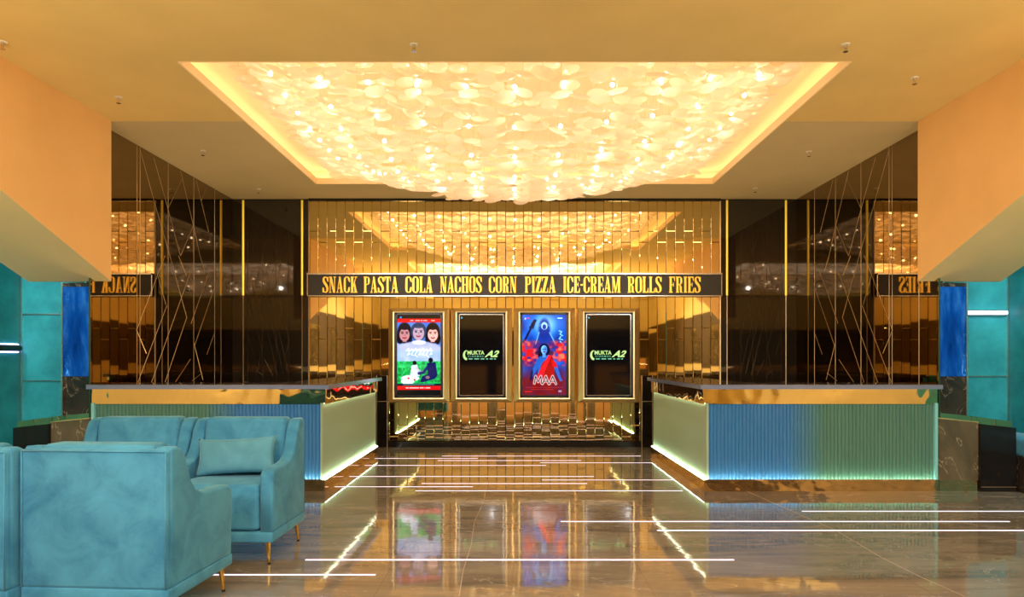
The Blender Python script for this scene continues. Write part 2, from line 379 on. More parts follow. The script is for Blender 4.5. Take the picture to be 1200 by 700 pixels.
# sloping bulkheads over the lobby sides
for side, s in (('left', -1), ('right', 1)):
    xi, xo = s*4.17, s*5.03
    slope = lambda y: 2.155+.374*(NEAR-y)
    bm = nb(); yb = 2.64
    prism(bm, [(NEAR, slope(NEAR)+.004), (NEAR, CEIL), (yb, CEIL), (yb, slope(yb)+.002)][::1], 'x', xi, xo)
    bk = struct('wall_'+side+'_bulkhead', bm, M['wall_paint'])
    bm = nb(); d = s*.002
    prism(bm, [(NEAR-.002, slope(NEAR-.002)), (NEAR-.002, slope(NEAR-.002)+.01), (yb, slope(yb)+.01), (yb, slope(yb))], 'x', xi+d, xo+d)
    struct('soffit_face', bm, M['soffit'], bk)
    bm = nb(); box(bm, min(s*4.45, xo), max(s*4.45, xo), NEAR, NEAR+.012, 2.15, 2.18); struct('metal_trim', bm, M['brass_line'], bk)

# pilasters with blue mirror over dark marble at the end of each bronze mirror
for s, nm in ((-1, 'left'), (1, 'right')):
    a, b = s*4.361, s*4.69; x0, x1 = min(a, b), max(a, b); Y = 7.07
    t = thing('pilaster', f'dark marble pilaster with blue mirror panel, {nm} of the bar, beside the teal wall', 'pilaster', ((x0+x1)/2, Y+.25, 0))
    bm = nb(); box(bm, x0, x1, Y, 7.59, 0, 2.14, .004, 1); obj('shaft', bm, M['dark_marble'], t)
    bm = nb(); box(bm, min(s*4.395, s*4.672), max(s*4.395, s*4.672), Y-.008, Y+.002, 1.17, 2.10, .003, 1); obj('mirror_panel', bm, M['blue_reflection_mirror'], t)
    bm = nb(); xx = x1-.008 if s > 0 else x0+.008
    box(bm, xx-.008, xx+.008, Y-.01, Y+.002, 0, 2.14)
    xx = x0+.008 if s > 0 else x1-.008
    box(bm, xx-.006, xx+.006, Y-.01, Y+.002, 0, 2.14); obj('metal_edge', bm, M['silver'], t)
# wall lights on the teal
bm = nb(); box(bm, 4.79, 5.46, 7.55, 7.588, 1.845, 1.885, .008); t = thing('wall_light', 'horizontal violet-white light bar on the right teal wall', 'wall light', (5.12, 7.57, 1.865)); obj('tube', bm, M['led_violet'], t)
bm = nb(); box(bm, 4.78, 5.47, 7.58, 7.599, 1.835, 1.895); obj('back_plate', bm, M['silver'], t)
t = thing('wall_light', 'violet-white light bar at the left edge on the teal side wall', 'wall light', (-5.48, 6.9, 2.0))
bm = nb(); box(bm, -5.488, -5.45, 6.7, 7.12, 1.97, 2.01, .008); obj('tube', bm, M['led_violet'], t)
bm = nb(); box(bm, -5.4995, -5.487, 6.68, 7.14, 1.96, 2.02); obj('back_plate', bm, M['silver'], t)
t = thing('wall_fitting', 'small black capsule wall fitting with glowing rim on left teal wall', 'wall light', (-5.48, 7.35, 1.47))
bm = nb(); box(bm, -5.488, -5.42, 7.18, 7.54, 1.435, 1.505, .03, 4); obj('body', bm, M['black'], t)
bm = nb(); box(bm, -5.4995, -5.48, 7.165, 7.555, 1.42, 1.52, .009, 2); obj('glow_rim', bm, M['led_violet'], t)

# ------------------------------------------------------------------ chandeliers
def cap_disc(bm, c, r, tiltx, tilty, depth=.018, n=12):
    rot = Matrix.Rotation(tiltx, 3, 'X') @ Matrix.Rotation(tilty, 3, 'Y') @ Matrix.Rotation(random.uniform(0, 1), 3, 'Z')
    rings = []
    for k, (rr, h) in enumerate(((.35, -depth), (.75, -depth*.62), (1.0, 0))):
        rings.append([bm.verts.new(Vector(c)+rot @ Vector((r*rr*math.cos(2*PI*i/n)*(1+.05*math.sin(3*2*PI*i/n)), r*rr*math.sin(2*PI*i/n), h))) for i in range(n)])
    cc = bm.verts.new(Vector(c)+rot @ Vector((0, 0, -depth*1.15)))
    for i in range(n):
        j = (i+1) % n; bm.faces.new((cc, rings[0][j], rings[0][i]))
        for a, b in zip(rings, rings[1:]): bm.faces.new((a[i], a[j], b[j], b[i]))
def dome(u, v): return 3.86-.66*(1-u*u)*(1-v*v)
def chandelier(y0, y1, label, fine):
    cyy = (y0+y1)/2; hx, hy = 2.46, (y1-y0)/2-.16
    t = thing('chandelier', label, 'chandelier', (0, cyy, 4.04))
    bm = nb(); box(bm, -2.3, 2.3, cyy-hy+.1, cyy+hy-.1, 4.015, 4.04); obj('mounting_plate', bm, M['tray'], t)
    nx, ny = (30, 22) if fine else (22, 15)
    spots = []
    for i in range(nx):
        for j in range(ny):
            u = (i+.5)/nx*2-1; v_ = (j+.5)/ny*2-1
            spots.append((u*hx+random.uniform(-.008, .008), cyy+v_*hy+random.uniform(-.012, .012), dome(u, v_)+random.uniform(-.025, .025), u, v_))
    r = .098 if fine else .135
    wires = nb()
    def add(bmx, sp, rr): cap_disc(bmx, sp[:3], rr*random.uniform(.88, 1.1), random.gauss(0, .16), random.gauss(0, .16), n=12 if fine else 8)
    if fine:
        spots.sort(key=lambda s_: -s_[2]/1.0*0+((s_[0]**2+s_[1]**2)))
        near = [s_ for s_ in spots if s_[1] > y0+.28][:100]
        for s_ in near:
            bm = nb(); add(bm, s_, r); obj('glass_disc', bm, M['disc'], t, smooth=True, recalc=False)
        ids = set(map(id, near)); rest = [s_ for s_ in spots if id(s_) not in ids]
    else: rest = spots
    bm = nb()
    for s_ in rest: add(bm, s_, r)
    for s_ in spots:                                          # a second, higher tier between the first
        if random.random() < .55: add(bm, (s_[0]+.08, s_[1]+.08, min(s_[2]+.11, 3.93)), r*.9)
    g = obj('glass_disc_cluster', bm, M['disc'], t, smooth=True, recalc=False); g['kind'] = 'stuff'
    for k, s_ in enumerate(spots):
        if k % (2 if fine else 4) == 0: tube(wires, (s_[0], s_[1], s_[2]-.01), (s_[0], s_[1], 4.02), .0012, n=3, caps=False)
    o = obj('suspension_wires', wires, M['brass_line'], t); o['kind'] = 'stuff'
    bx, by = (11, 9) if fine else (8, 5)
    all_ = None if fine else nb()
    for i in range(bx):
        for j in range(by):
            u = (i+.5)/bx*2-1; v_ = (j+.5)/by*2-1
            b = nb() if fine else all_
            bmesh.ops.create_icosphere(b, subdivisions=1, radius=.021, matrix=Matrix.Translation((u*hx*.97, cyy+v_*hy*.97, dome(u, v_)+.045)))
            if fine: obj('bulb', b, M['bulb'], t, smooth=True)
    if not fine: o = obj('bulb_cluster', all_, M['bulb'], t); o['kind'] = 'stuff'
chandelier(*TRAYS[0], 'vast dome of peach glass discs glowing in the ceiling tray before the counters', True)
chandelier(*TRAYS[1], 'second glass disc chandelier overhead, seen only in the mirrors above the sign', False)

# sprinklers
for px, py, lab in ((485,53,'ceiling sprinkler left of centre in front of the glowing tray'), (991,53,'ceiling sprinkler at the right front corner of the tray'),
    (1072,92,'ceiling sprinkler nearest the right bulkhead'), (139,115,'ceiling sprinkler nearest the left bulkhead corner'), (238,178,'sprinkler on the left darker ceiling, nearer one'),
    (303,223,'sprinkler on the left darker ceiling, close to the back wall'), (948,179,'sprinkler on the right darker ceiling, nearer one'),
    (885,222,'sprinkler on the right darker ceiling, close to the back wall'), (3,50,'ceiling sprinkler at the far left edge')):
    d = 800*(CEIL-EYE)/(421-py+1); x = (px-603)*d/800; zc = CEIL+(.004 if d > NEAR else 0)
    t = thing('sprinkler_head', lab, 'sprinkler', (x, d, zc))
    bm = nb(); tube(bm, (x, d, zc), (x, d, zc-.006), .034, .030, 16); obj('ceiling_rose', bm, M['white'], t)
    bm = nb(); tube(bm, (x, d, zc-.006), (x, d, zc-.03), .012, .009); 
    for k in (-1, 1): tube(bm, (x+k*.010, d, zc-.025), (x+k*.006, d, zc-.055), .003, n=6)
    obj('nozzle', bm, M['brass_line'], t)
    bm = nb(); tube(bm, (x, d, zc-.054), (x, d, zc-.058), .020, .020, 12); obj('deflector', bm, M['chrome'], t)

# ------------------------------------------------------------------ letters of the sign (condensed slab serif)
def ring_pts(cx, cy_, hw, hh, r, n=6, a0=0, a1=4):
    pts = []
    for q in range(a0, a1):
        sx_, sy_ = ((1,1),(-1,1),(-1,-1),(1,-1))[q % 4]
        for k in range(n+1):
            a = PI/2*q+PI/2*k/n
            pts.append((cx+sx_*(hw-r)+r*math.cos(a), cy_+sy_*(hh-r)+r*math.sin(a)))
    return pts
def glyph(ch):
    """list of quads / polygons in a box 0..w by 0..1"""
    T, t_, S, e = .155, .055, .05, .045
    P_ = []
    def rect(x0, y0, x1, y1): P_.append([(x0,y0),(x1,y0),(x1,y1),(x0,y1)])
    def stem(x0, x1, top=True, bot=True):
        rect(x0, 0, x1, 1)
        if bot: rect(x0-e, 0, x1+e, S)
        if top: rect(x0-e, 1-S, x1+e, 1)
    def strip(outer, inner):
        for i in range(len(outer)-1): P_.append([outer[i], outer[i+1], inner[i+1], inner[i]])
    def oring(cx, hw, a0=0, a1=4, cy_=.5, hh=.515, closed=True, th_=T, ty=.06):
        o = ring_pts(cx, cy_, hw, hh, hw*.98, 6, a0, a1); i_ = ring_pts(cx, cy_, hw-th_, hh-ty, max(hw-th_, .01)*.98, 6, a0, a1)
        if closed: o.append(o[0]); i_.append(i_[0])
        strip(o, i_)
    w_ = .50
    if ch == 'I': w_ = .27; stem(.06, .06+T)
    elif ch == 'L': w_ = .44; stem(.05, .05+T); rect(.05, 0, .44, S+.01); P_.append([(.36,S),(.44,S),(.44,.30),(.42,.30)])
    elif ch in 'EF':
        w_ = .46; stem(.05, .05+T); rect(.05, 1-S-.01, .44, 1); P_.append([(.36,1-S),(.42,.72),(.44,.72),(.44,1-S)]); rect(.2, .48, .34, .53); rect(.32, .38, .355, .63)
        if ch == 'E': rect(.05, 0, .46, S+.01); P_.append([(.37,S),(.46,S),(.46,.30),(.44,.30)])
        else: rect(.01, 0, .28, S)
    elif ch == 'T': w_ = .48; stem(.165, .165+T, top=False); rect(0, 1-S-.01, .48, 1); P_.append([(0,.72),(.02,.72),(.08,1-S),(0,1-S)]); P_.append([(.40,1-S),(.46,.72),(.48,.72),(.48,1-S)])
    elif ch == 'Z': w_ = .46; rect(0, 1-S-.01, .46, 1); rect(0, 0, .46, S+.01); P_.append([(.0,S),(.19,S),(.46,1-S),(.27,1-S)]); P_.append([(0,.72),(.02,.72),(.08,1-S),(0,1-S)]); P_.append([(.38,S),(.46,S),(.46,.30),(.44,.30)])
    elif ch == 'O': w_ = .50; oring(.25, .25)
    elif ch == 'C':
        w_ = .49; oring(.25, .25, 1, 3, closed=False)
        strip([(.25,1.015),(.38,.985),(.47,.90),(.49,.80),(.49,.66)], [(.25,.955),(.31,.93),(.345,.86),(.35,.80),(.45,.66)])
        strip([(.25,-.015),(.38,.015),(.47,.10),(.49,.22),(.49,.34)], [(.25,.045),(.31,.07),(.345,.14),(.35,.22),(.40,.34)])
    elif ch == 'S':
        w_ = .46
        c = [(.40,.70,.05),(.40,.84,.12),(.33,.95,.075),(.23,.985,.06),(.13,.95,.085),(.075,.86,.14),(.08,.74,.155),(.15,.62,.165),(.25,.52,.17),(.34,.40,.165),(.385,.28,.155),(.38,.15,.14),(.32,.055,.085),(.23,.015,.06),(.12,.05,.075),(.055,.16,.12),(.055,.30,.05)]
        A, B = [], []
        for i, (x, y, t2) in enumerate(c):
            p, q = c[max(i-1, 0)], c[min(i+1, len(c)-1)]
            dx, dy = q[0]-p[0], (q[1]-p[1]); l = math.hypot(dx, dy); nx_, ny_ = -dy/l, dx/l
            A.append((x+nx_*t2/2, y+ny_*t2/2)); B.append((x-nx_*t2/2, y-ny_*t2/2))
        strip(A, B)
        rect(.42, .68, .455, .98); rect(.005, .02, .04, .32)
    elif ch in 'PR':
        w_ = .48; stem(.05, .05+T)
        o = ring_pts(.27, .745, .21, .255, .2, 6, 3, 5); i_ = ring_pts(.27, .745, .21-T*.9, .20, .05, 6, 3, 5)
        o = [(.2,.49)]+o+[(.2,1.0)]; i_ = [(.2,.545)]+i_+[(.2,.945)]; strip(o, i_)
        if ch == 'R': w_ = .53; P_.append([(.24,.50),(.31,.50),(.44,.36),(.30,.36)]); rect(.30, .05, .44, .37); P_.append([(.30,.06),(.44,.06),(.53,0),(.36,0)])
    elif ch == 'A':
        w_ = .54; P_.append([(.05,0),(.095,0),(.28,1),(.235,1)]); P_.append([(.33,0),(.50,0),(.325,1.0),(.20,1.0)]); rect(.12, .26, .40, .31); rect(0, 0, .15, S); rect(.28, 0, .54, S)
    elif ch == 'N':
        w_ = .54; rect(.07, 0, .12, 1); rect(.42, 0, .47, 1); P_.append([(.06,1),(.21,1),(.47,0),(.33,0)]); rect(.01, 0, .18, S); rect(0, 1-S, .2, 1); rect(.36, 1-S, .54, 1)
    elif ch == 'M':
        w_ = .70; rect(.07, 0, .11, 1); stem(.50, .50+T); P_.append([(.05,1),(.20,1),(.37,0),(.28,0)]); P_.append([(.28,0),(.34,0),(.54,1),(.49,1)]); rect(.01, 0, .17, S); rect(0, 1-S, .2, 1)
    elif ch == 'K':
        w_ = .53; stem(.05, .05+T); P_.append([(.18,.38),(.22,.34),(.45,.97),(.40,.97)]); P_.append([(.25,.50),(.33,.66),(.50,.03),(.34,.03)]); rect(.33, 1-S, .52, 1); rect(.29, 0, .54, S)
    elif ch == 'H': w_ = .56; stem(.05, .05+T); stem(.36, .36+T); rect(.2, .47, .37, .53)
    elif ch == '-': w_ = .20; rect(.01, .44, .19, .54)
    return P_, w_
def build_glyph(ch, x, y, z, sx_, sz, depth):
    polys, _ = glyph(ch); bm = nb()
    for k, pts in enumerate(polys):
        dd = depth+.0004*k
        pts = [(x+p[0]*sx_, z+p[1]*sz) for p in pts]
        try: prism(bm, pts, 'y', y, y-dd)
        except ValueError: pass
    return bm
zb, zt = 2.312, 2.655
sg = thing('menu_sign', 'long dark sign band naming snacks in gold letters across the mirror wall', 'sign', (0, BACK-.09, zb))
bm = nb(); box(bm, -3.15, 3.15, BACK-.09, BACK-.007, zb, zt-.02, .004); obj('panel', bm, M['sign'], sg)
bm = nb(); box(bm, -3.16, 3.16, BACK-.12, BACK-.007, zt-.02, zt+.006, .003); box(bm, -3.16, 3.16, BACK-.097, BACK-.088, zb-.004, zb+.008)
for s in (-1, 1): box(bm, s*3.155-.006, s*3.155+.006, BACK-.097, BACK-.088, zb, zt)
obj('steel_lip', bm, M['silver'], sg)
D_ = BACK-.09
for word, a, b in (('SNACK',378.3,418.8),('PASTA',426.3,466.7),('COLA',475.2,507),('NACHOS',515.8,564.6),('CORN',573,605.4),('PIZZA',615,651),('ICE-CREAM',659.8,727),('ROLLS',735.4,775),('FRIES',783.8,820.8)):
    X0, X1 = (a-603)*D_/800, (b-603)*D_/800; gap = .05
    tot = sum(glyph(c)[1] for c in word)+gap*(len(word)-1); k = (X1-X0)/tot; x = X0
    for c in word:
        obj('letter', build_glyph(c, x, D_, 2.362, k, .243, .014), M['letter'], sg); x += (glyph(c)[1]+gap)*k

# ------------------------------------------------------------------ digital posters
class Pic:
    def __init__(s, w_, h_): s.w, s.h = w_, h_; s.a = np.zeros((h_, w_, 3)); s.X, s.Y = np.meshgrid((np.arange(w_)+.5)/w_, (np.arange(h_)+.5)/h_)
    def put(s, m_, c, al=1.): s.a = s.a*(1-m_[..., None]*al)+np.array(c)*m_[..., None]*al
    def ell(s, cx, cy_, rx, ry, c, al=1., soft=.12): s.put(np.clip((1-np.sqrt(((s.X-cx)/rx)**2+((s.Y-cy_)/ry)**2))/soft, 0, 1), c, al)
    def rect(s, x0, y0, x1, y1, c, al=1.): s.put(((s.X >= x0) & (s.X < x1) & (s.Y >= y0) & (s.Y < y1)).astype(float), c, al)
    def poly(s, pts, c, al=1.):
        ins = np.zeros(s.X.shape, bool); n = len(pts)
        for i in range(n):
            (x1, y1), (x2, y2) = pts[i], pts[(i+1) % n]
            cnd = ((y1 > s.Y) != (y2 > s.Y)); xi = (x2-x1)*(s.Y-y1)/((y2-y1) or 1e-9)+x1; ins ^= cnd & (s.X < xi)
        s.put(ins.astype(float), c, al)
    def line(s, pts, wd, c, al=1.):
        asp = s.h/s.w; m_ = np.zeros(s.X.shape)
        for (x1, y1), (x2, y2) in zip(pts, pts[1:]):
            y1, y2 = y1*asp, y2*asp; dx, dy = x2-x1, y2-y1; t = np.clip(((s.X-x1)*dx+(s.Y*asp-y1)*dy)/(dx*dx+dy*dy+1e-9), 0, 1)
            dd = np.hypot(s.X-x1-t*dx, s.Y*asp-y1-t*dy); m_ = np.maximum(m_, np.clip(1.5-dd/wd, 0, 1))
        s.put(m_, c, al)
    def noise(s, sc, seed):
        r = np.random.default_rng(seed); g = r.random((sc[1]+2, sc[0]+2)); u = s.X*sc[0]; v_ = s.Y*sc[1]
        i, j = u.astype(int), v_.astype(int); fu, fv = u-i, v_-j; fu = fu*fu*(3-2*fu); fv = fv*fv*(3-2*fv)
        return (g[j, i]*(1-fu)+g[j, i+1]*fu)*(1-fv)+(g[j+1, i]*(1-fu)+g[j+1, i+1]*fu)*fv
def face(p, cx, cy_, r, skin, hair, lh, blouse=None):
    p.ell(cx, cy_-.012, r*1.30, r*.80+(.035 if lh else .0), hair)
    if lh: p.ell(cx-.8*r, cy_+.05, r*.55, .085, hair); p.ell(cx+.8*r, cy_+.05, r*.55, .085, hair)
    p.rect(cx-r*.35, cy_+.03, cx+r*.35, cy_+.10, [c*.8 for c in skin])
    p.ell(cx, cy_+.008, r*.92, r*.64, skin)
    p.ell(cx, cy_-.072, r*.72, .022, hair, .9)
    for s_ in (-1, 1):
        p.ell(cx+s_*r*.38, cy_-.008, r*.20, .009, (.05,.03,.05)); p.line([(cx+s_*r*.2, cy_-.026), (cx+s_*r*.58, cy_-.026)], .008, hair, .8)
    p.line([(cx, cy_), (cx+.01, cy_+.025)], .007, [c*.7 for c in skin], .8)
    p.line([(cx-r*.28, cy_+.045), (cx, cy_+.052), (cx+r*.28, cy_+.045)], .012, (.6,.08,.16))
def poster_one():
    p = Pic(96, 168); p.a[:] = (.16, .35, .75)
    p.put(p.noise((6, 8), 1), (.5, .65, .95), .7)
    face(p, .17, .24, .135, (.75,.50,.52), (.03,.03,.10), True)
    face(p, .82, .24, .135, (.95,.70,.66), (.10,.03,.04), True)
    face(p, .49, .22, .15, (.72,.60,.68), (.16,.22,.34), False)
    p.ell(.5, .47, .62, .15, (.62,.66,.86)); p.rect(0, .44, 1, .58, (.55,.68,.85)); p.put(p.noise((9, 14), 2)*((p.Y > .36) & (p.Y < .6)), (.85,.85,1), .6)
    p.ell(.5, .345, .17, .03, (.85,.87,1))
    for k in range(7):                                       # unreadable brush script of the title
        x = .22+k*.085; p.line([(x, .45), (x+.04, .415+.01*(k % 2)), (x+.06, .46), (x+.02, .50), (x+.08, .485+.02*(k % 3))], .007, (1,1,1))
    p.line([(.2,.445), (.5,.432), (.82,.45)], .006, (1,1,1))
    g = (p.Y > .575) & (p.Y < .86); p.put(g.astype(float), (.04,.42,.16)); p.put(g*p.noise((26, 40), 3), (.12,.85,.42), .9); p.put(g*(p.Y < .66)*p.noise((12, 60), 9), (.30, .9, .5), .6)
    p.ell(.40, .60, .05, .030, (.05,.04,.08)); p.poly([(.33,.63),(.46,.62),(.52,.76),(.30,.76)], (.80,.88,.95)); p.line([(.44,.66),(.55,.72),(.62,.70)], .022, (.75,.72,.78))
    p.ell(.30, .79, .22, .04, (.9,.95,1)); p.ell(.24, .83, .16, .04, (.92,.96,1)); p.ell(.26,.79,.03,.014,(.9,.1,.2)); p.ell(.40,.81,.03,.014,(.9,.1,.2))
    p.ell(.77, .565, .055, .034, (.02,.04,.12)); p.poly([(.68,.60),(.88,.59),(.93,.76),(.86,.80),(.60,.84),(.52,.84),(.58,.76),(.70,.74)], (.03,.08,.32)); p.line([(.70,.65),(.60,.72),(.5,.73)], .03, (.04,.10,.38)); p.ell(.70,.78,.05,.02,(.5,.4,.45))
    p.rect(0, .855, 1, .885, (.02,.10,.14)); p.line([(.15,.870),(.85,.868)], .008, (.5,.8,.8), .6)
    p.rect(0, 0, 1, .05, (.004,.004,.006)); p.rect(0, .05, 1, .095, (.85,.02,.06)); p.rect(0, .885, 1, .935, (.85,.02,.06)); p.rect(0, .935, 1, 1, (.004,.004,.006))
    for x0, x1 in ((.30,.38),(.42,.52),(.54,.58),(.60,.69),(.78,.86)): p.rect(x0, .066, x1, .079, (1,.85,.85), .8)
    for x0, x1 in ((.20,.26),(.28,.50),(.52,.60),(.62,.64),(.66,.76)): p.rect(x0, .904, x1, .918, (1,.9,.9), .85)
    p.rect(.06, .022, .10, .042, (.1,.6,.9))
    return p
def poster_two():
    p = Pic(96, 168); p.a[:] = (.02, .08, .45)
    p.put(p.noise((5, 7), 4), (.02,.45,1.0), .9)
    p.ell(.52, .13, .60, .22, (.25,.62,1), .9, .9); p.ell(.52, .12, .30, .16, (.65,.9,1), .8, .8)
    p.ell(.5, .18, .16, .16, (.04,.16,.55), .85, .3); p.poly([(.40,.18),(.60,.18),(.80,.42),(.22,.42)], (.03,.16,.55), .8)
    p.line([(.38,.22),(.30,.36)], .012, (.6,.9,1), .7); p.line([(.62,.22),(.76,.37)], .012, (.6,.9,1), .7)
    p.ell(.5, .14, .075, .048, (.65,.92,1)); p.ell(.5, .15, .048, .034, (.06,.22,.6)); p.line([(.38,.14),(.5,.085),(.62,.14)], .008, (.8,.95,1), .4)
    p.line([(.03,.34),(.20,.16),(.30,.07)], .022, (.01,.03,.18)); p.line([(.16,.16),(.30,.07),(.24,.17)], .014, (.01,.03,.18)); p.line([(.20,.12),(.27,.06)], .012, (.01,.03,.18))
    for a in ([(.84,.20),(.90,.21),(.86,.24),(.92,.26)], [(.88,.27),(.84,.30),(.92,.31)], [(.86,.33),(.90,.35)]): p.line(a, .012, (.55,.9,1), .9)
    n1 = p.noise((7, 22), 5); n2 = p.noise((14, 30), 6)
    f = np.clip((n1*.6+n2*.6-.30)*3, 0, 1)*np.clip((p.Y-.30)/.08, 0, 1)*np.clip((.66-p.Y)/.1, 0, 1)*np.clip(np.abs(p.X-.5)*3.2-.1, .15, 1)
    p.put(f, (.95,.08,.08)); p.put(f*np.clip((n2-.5)*4, 0, 1), (1,.45,.35))
    g = np.clip((p.Y-.60)/.22, 0, 1); p.put(g*(.7+.3*n1), (.48,.004,.03))
    p.ell(.50, .44, .135, .085, (.01,.03,.18)); p.ell(.44, .50, .09, .06, (.01,.03,.18)); p.ell(.40, .475, .13, .03, (.01,.03,.16), .6); p.ell(.62, .48, .10, .04, (.01,.03,.16), .6)
    p.poly([(.40,.52),(.60,.50),(.76,.56),(.88,.78),(.92,.82),(.86,.83),(.72,.66),(.74,.86),(.34,.86),(.36,.66),(.22,.78),(.16,.80),(.18,.74),(.34,.55)], (.12,.35,.72))
    p.poly([(.45,.60),(.66,.50),(.72,.56),(.74,.86),(.32,.86),(.36,.74)], (.62,.01,.05)); p.poly([(.34,.76),(.60,.50),(.66,.51),(.42,.82)], (1,.10,.14)); p.poly([(.66,.55),(.78,.60),(.80,.66),(.68,.64)], (.8,.03,.08))
    p.poly([(.18,.72),(.24,.68),(.23,.80),(.16,.84)], (.03,.05,.25))
    p.rect(.46, .47, .53, .53, (.30,.55,.85))
    p.ell(.495, .435, .075, .058, (.45,.75,.98)); p.ell(.52, .44, .05, .05, (.16,.35,.75), .6)
    for s_ in (-1, 1): p.ell(.497+s_*.028, .428, .014, .008, (.01,.02,.1))
    p.line([(.475,.464),(.515,.464)], .010, (.5,.05,.2)); p.ell(.497, .408, .008, .006, (.9,.05,.1))
    # MAA in dark letters with pale outline
    def M_(c, wd):
        p.line([(.27,.855),(.30,.765),(.36,.835),(.42,.765),(.44,.855)], wd, c)
        p.line([(.46,.86),(.535,.765),(.60,.86)], wd, c); p.line([(.49,.83),(.575,.83)], wd*.8, c)
        p.line([(.62,.86),(.69,.765),(.765,.86)], wd, c); p.line([(.65,.83),(.735,.83)], wd*.8, c)
    M_((1,.9,.9), .026); M_((.02,.01,.03), .011)
    p.line([(.08,.905),(.92,.905)], .008, (.7,.15,.15), .7); p.line([(.2,.93),(.7,.93)], .007, (.7,.2,.2), .7); p.rect(.05,.95,.22,.965,(.8,.1,.1)); p.rect(.82,.94,.90,.965,(.6,.5,.6))
    p.rect(.05,.035,.07,.06,(.9,.95,1)); p.rect(.09,.035,.16,.048,(.9,.1,.5)); p.rect(.80,.035,.92,.05,(.8,.95,1))
    return p
def screen_mat(name, st=1.0):
    m = mat(name, (.01,.01,.012), .08); a = N(m, 'ShaderNodeVertexColor'); a.layer_name = 'Col'
    L(m, a.outputs['Color'], bsdf(m).inputs['Emission Color']); bsdf(m).inputs['Emission Strength'].default_value = st
    return m
M['screen'] = screen_mat('lit_poster_screen', 1.5)
M['dark_screen'] = mat('dark_screen', (.004,.004,.006), .05, 0, 1.6)
M['logo'] = mat('lime_logo', (0,0,0), .4, emit=(.62, .95, .30), strength=.95)
M['logo_g'] = mat('mint_logo', (0,0,0), .4, emit=(.20, .80, .45), strength=.8)
M['dot'] = mat('cyan_dot', (0,0,0), .4, emit=(.05, .6, .9), strength=.9)
def picture(name, p, x0, x1, y, h0, h1, parent):
    bm = nb(); W_, H_ = p.w, p.h
    g = [[bm.verts.new((x0+(x1-x0)*i/W_, y, h1-(h1-h0)*j/H_)) for i in range(W_+1)] for j in range(H_+1)]
    lay = bm.loops.layers.float_color.new('Col')
    for j in range(H_):
        for i in range(W_):
            f = bm.faces.new((g[j][i], g[j+1][i], g[j+1][i+1], g[j][i+1])); c = (*(p.a[j, i]**2.2), 1)
            for l in f.loops: l[lay] = c
    return obj(name, bm, M['screen'], parent, recalc=False)
def text(name, body, x0, x1, y, h0, h1, m_, parent, shear=0., fat=.0):
    cu = bpy.data.curves.new('t', 'FONT'); cu.body = body; cu.extrude = .01; cu.offset = fat; cu.shear = shear; cu.resolution_u = 3
    to = bpy.data.objects.new('t', cu); C.objects.link(to); bpy.context.view_layer.update()
    me = bpy.data.meshes.new_from_object(to.evaluated_get(bpy.context.evaluated_depsgraph_get()))
    bpy.data.objects.remove(to); bm = nb(); bm.from_mesh(me); bpy.data.meshes.remove(me)
    xs = [v_.co.x for v_ in bm.verts]; ys = [v_.co.y for v_ in bm.verts]; a, b, c, d = min(xs), max(xs), min(ys), max(ys)
    for v_ in bm.verts:
        vx, vy, vz = v_.co; v_.co = (x0+(vx-a)/(b-a)*(x1-x0), y-.0015-vz*.05, h0+(vy-c)/(d-c)*(h1-h0))
    return obj(name, bm, m_, parent)
FY = 10.15
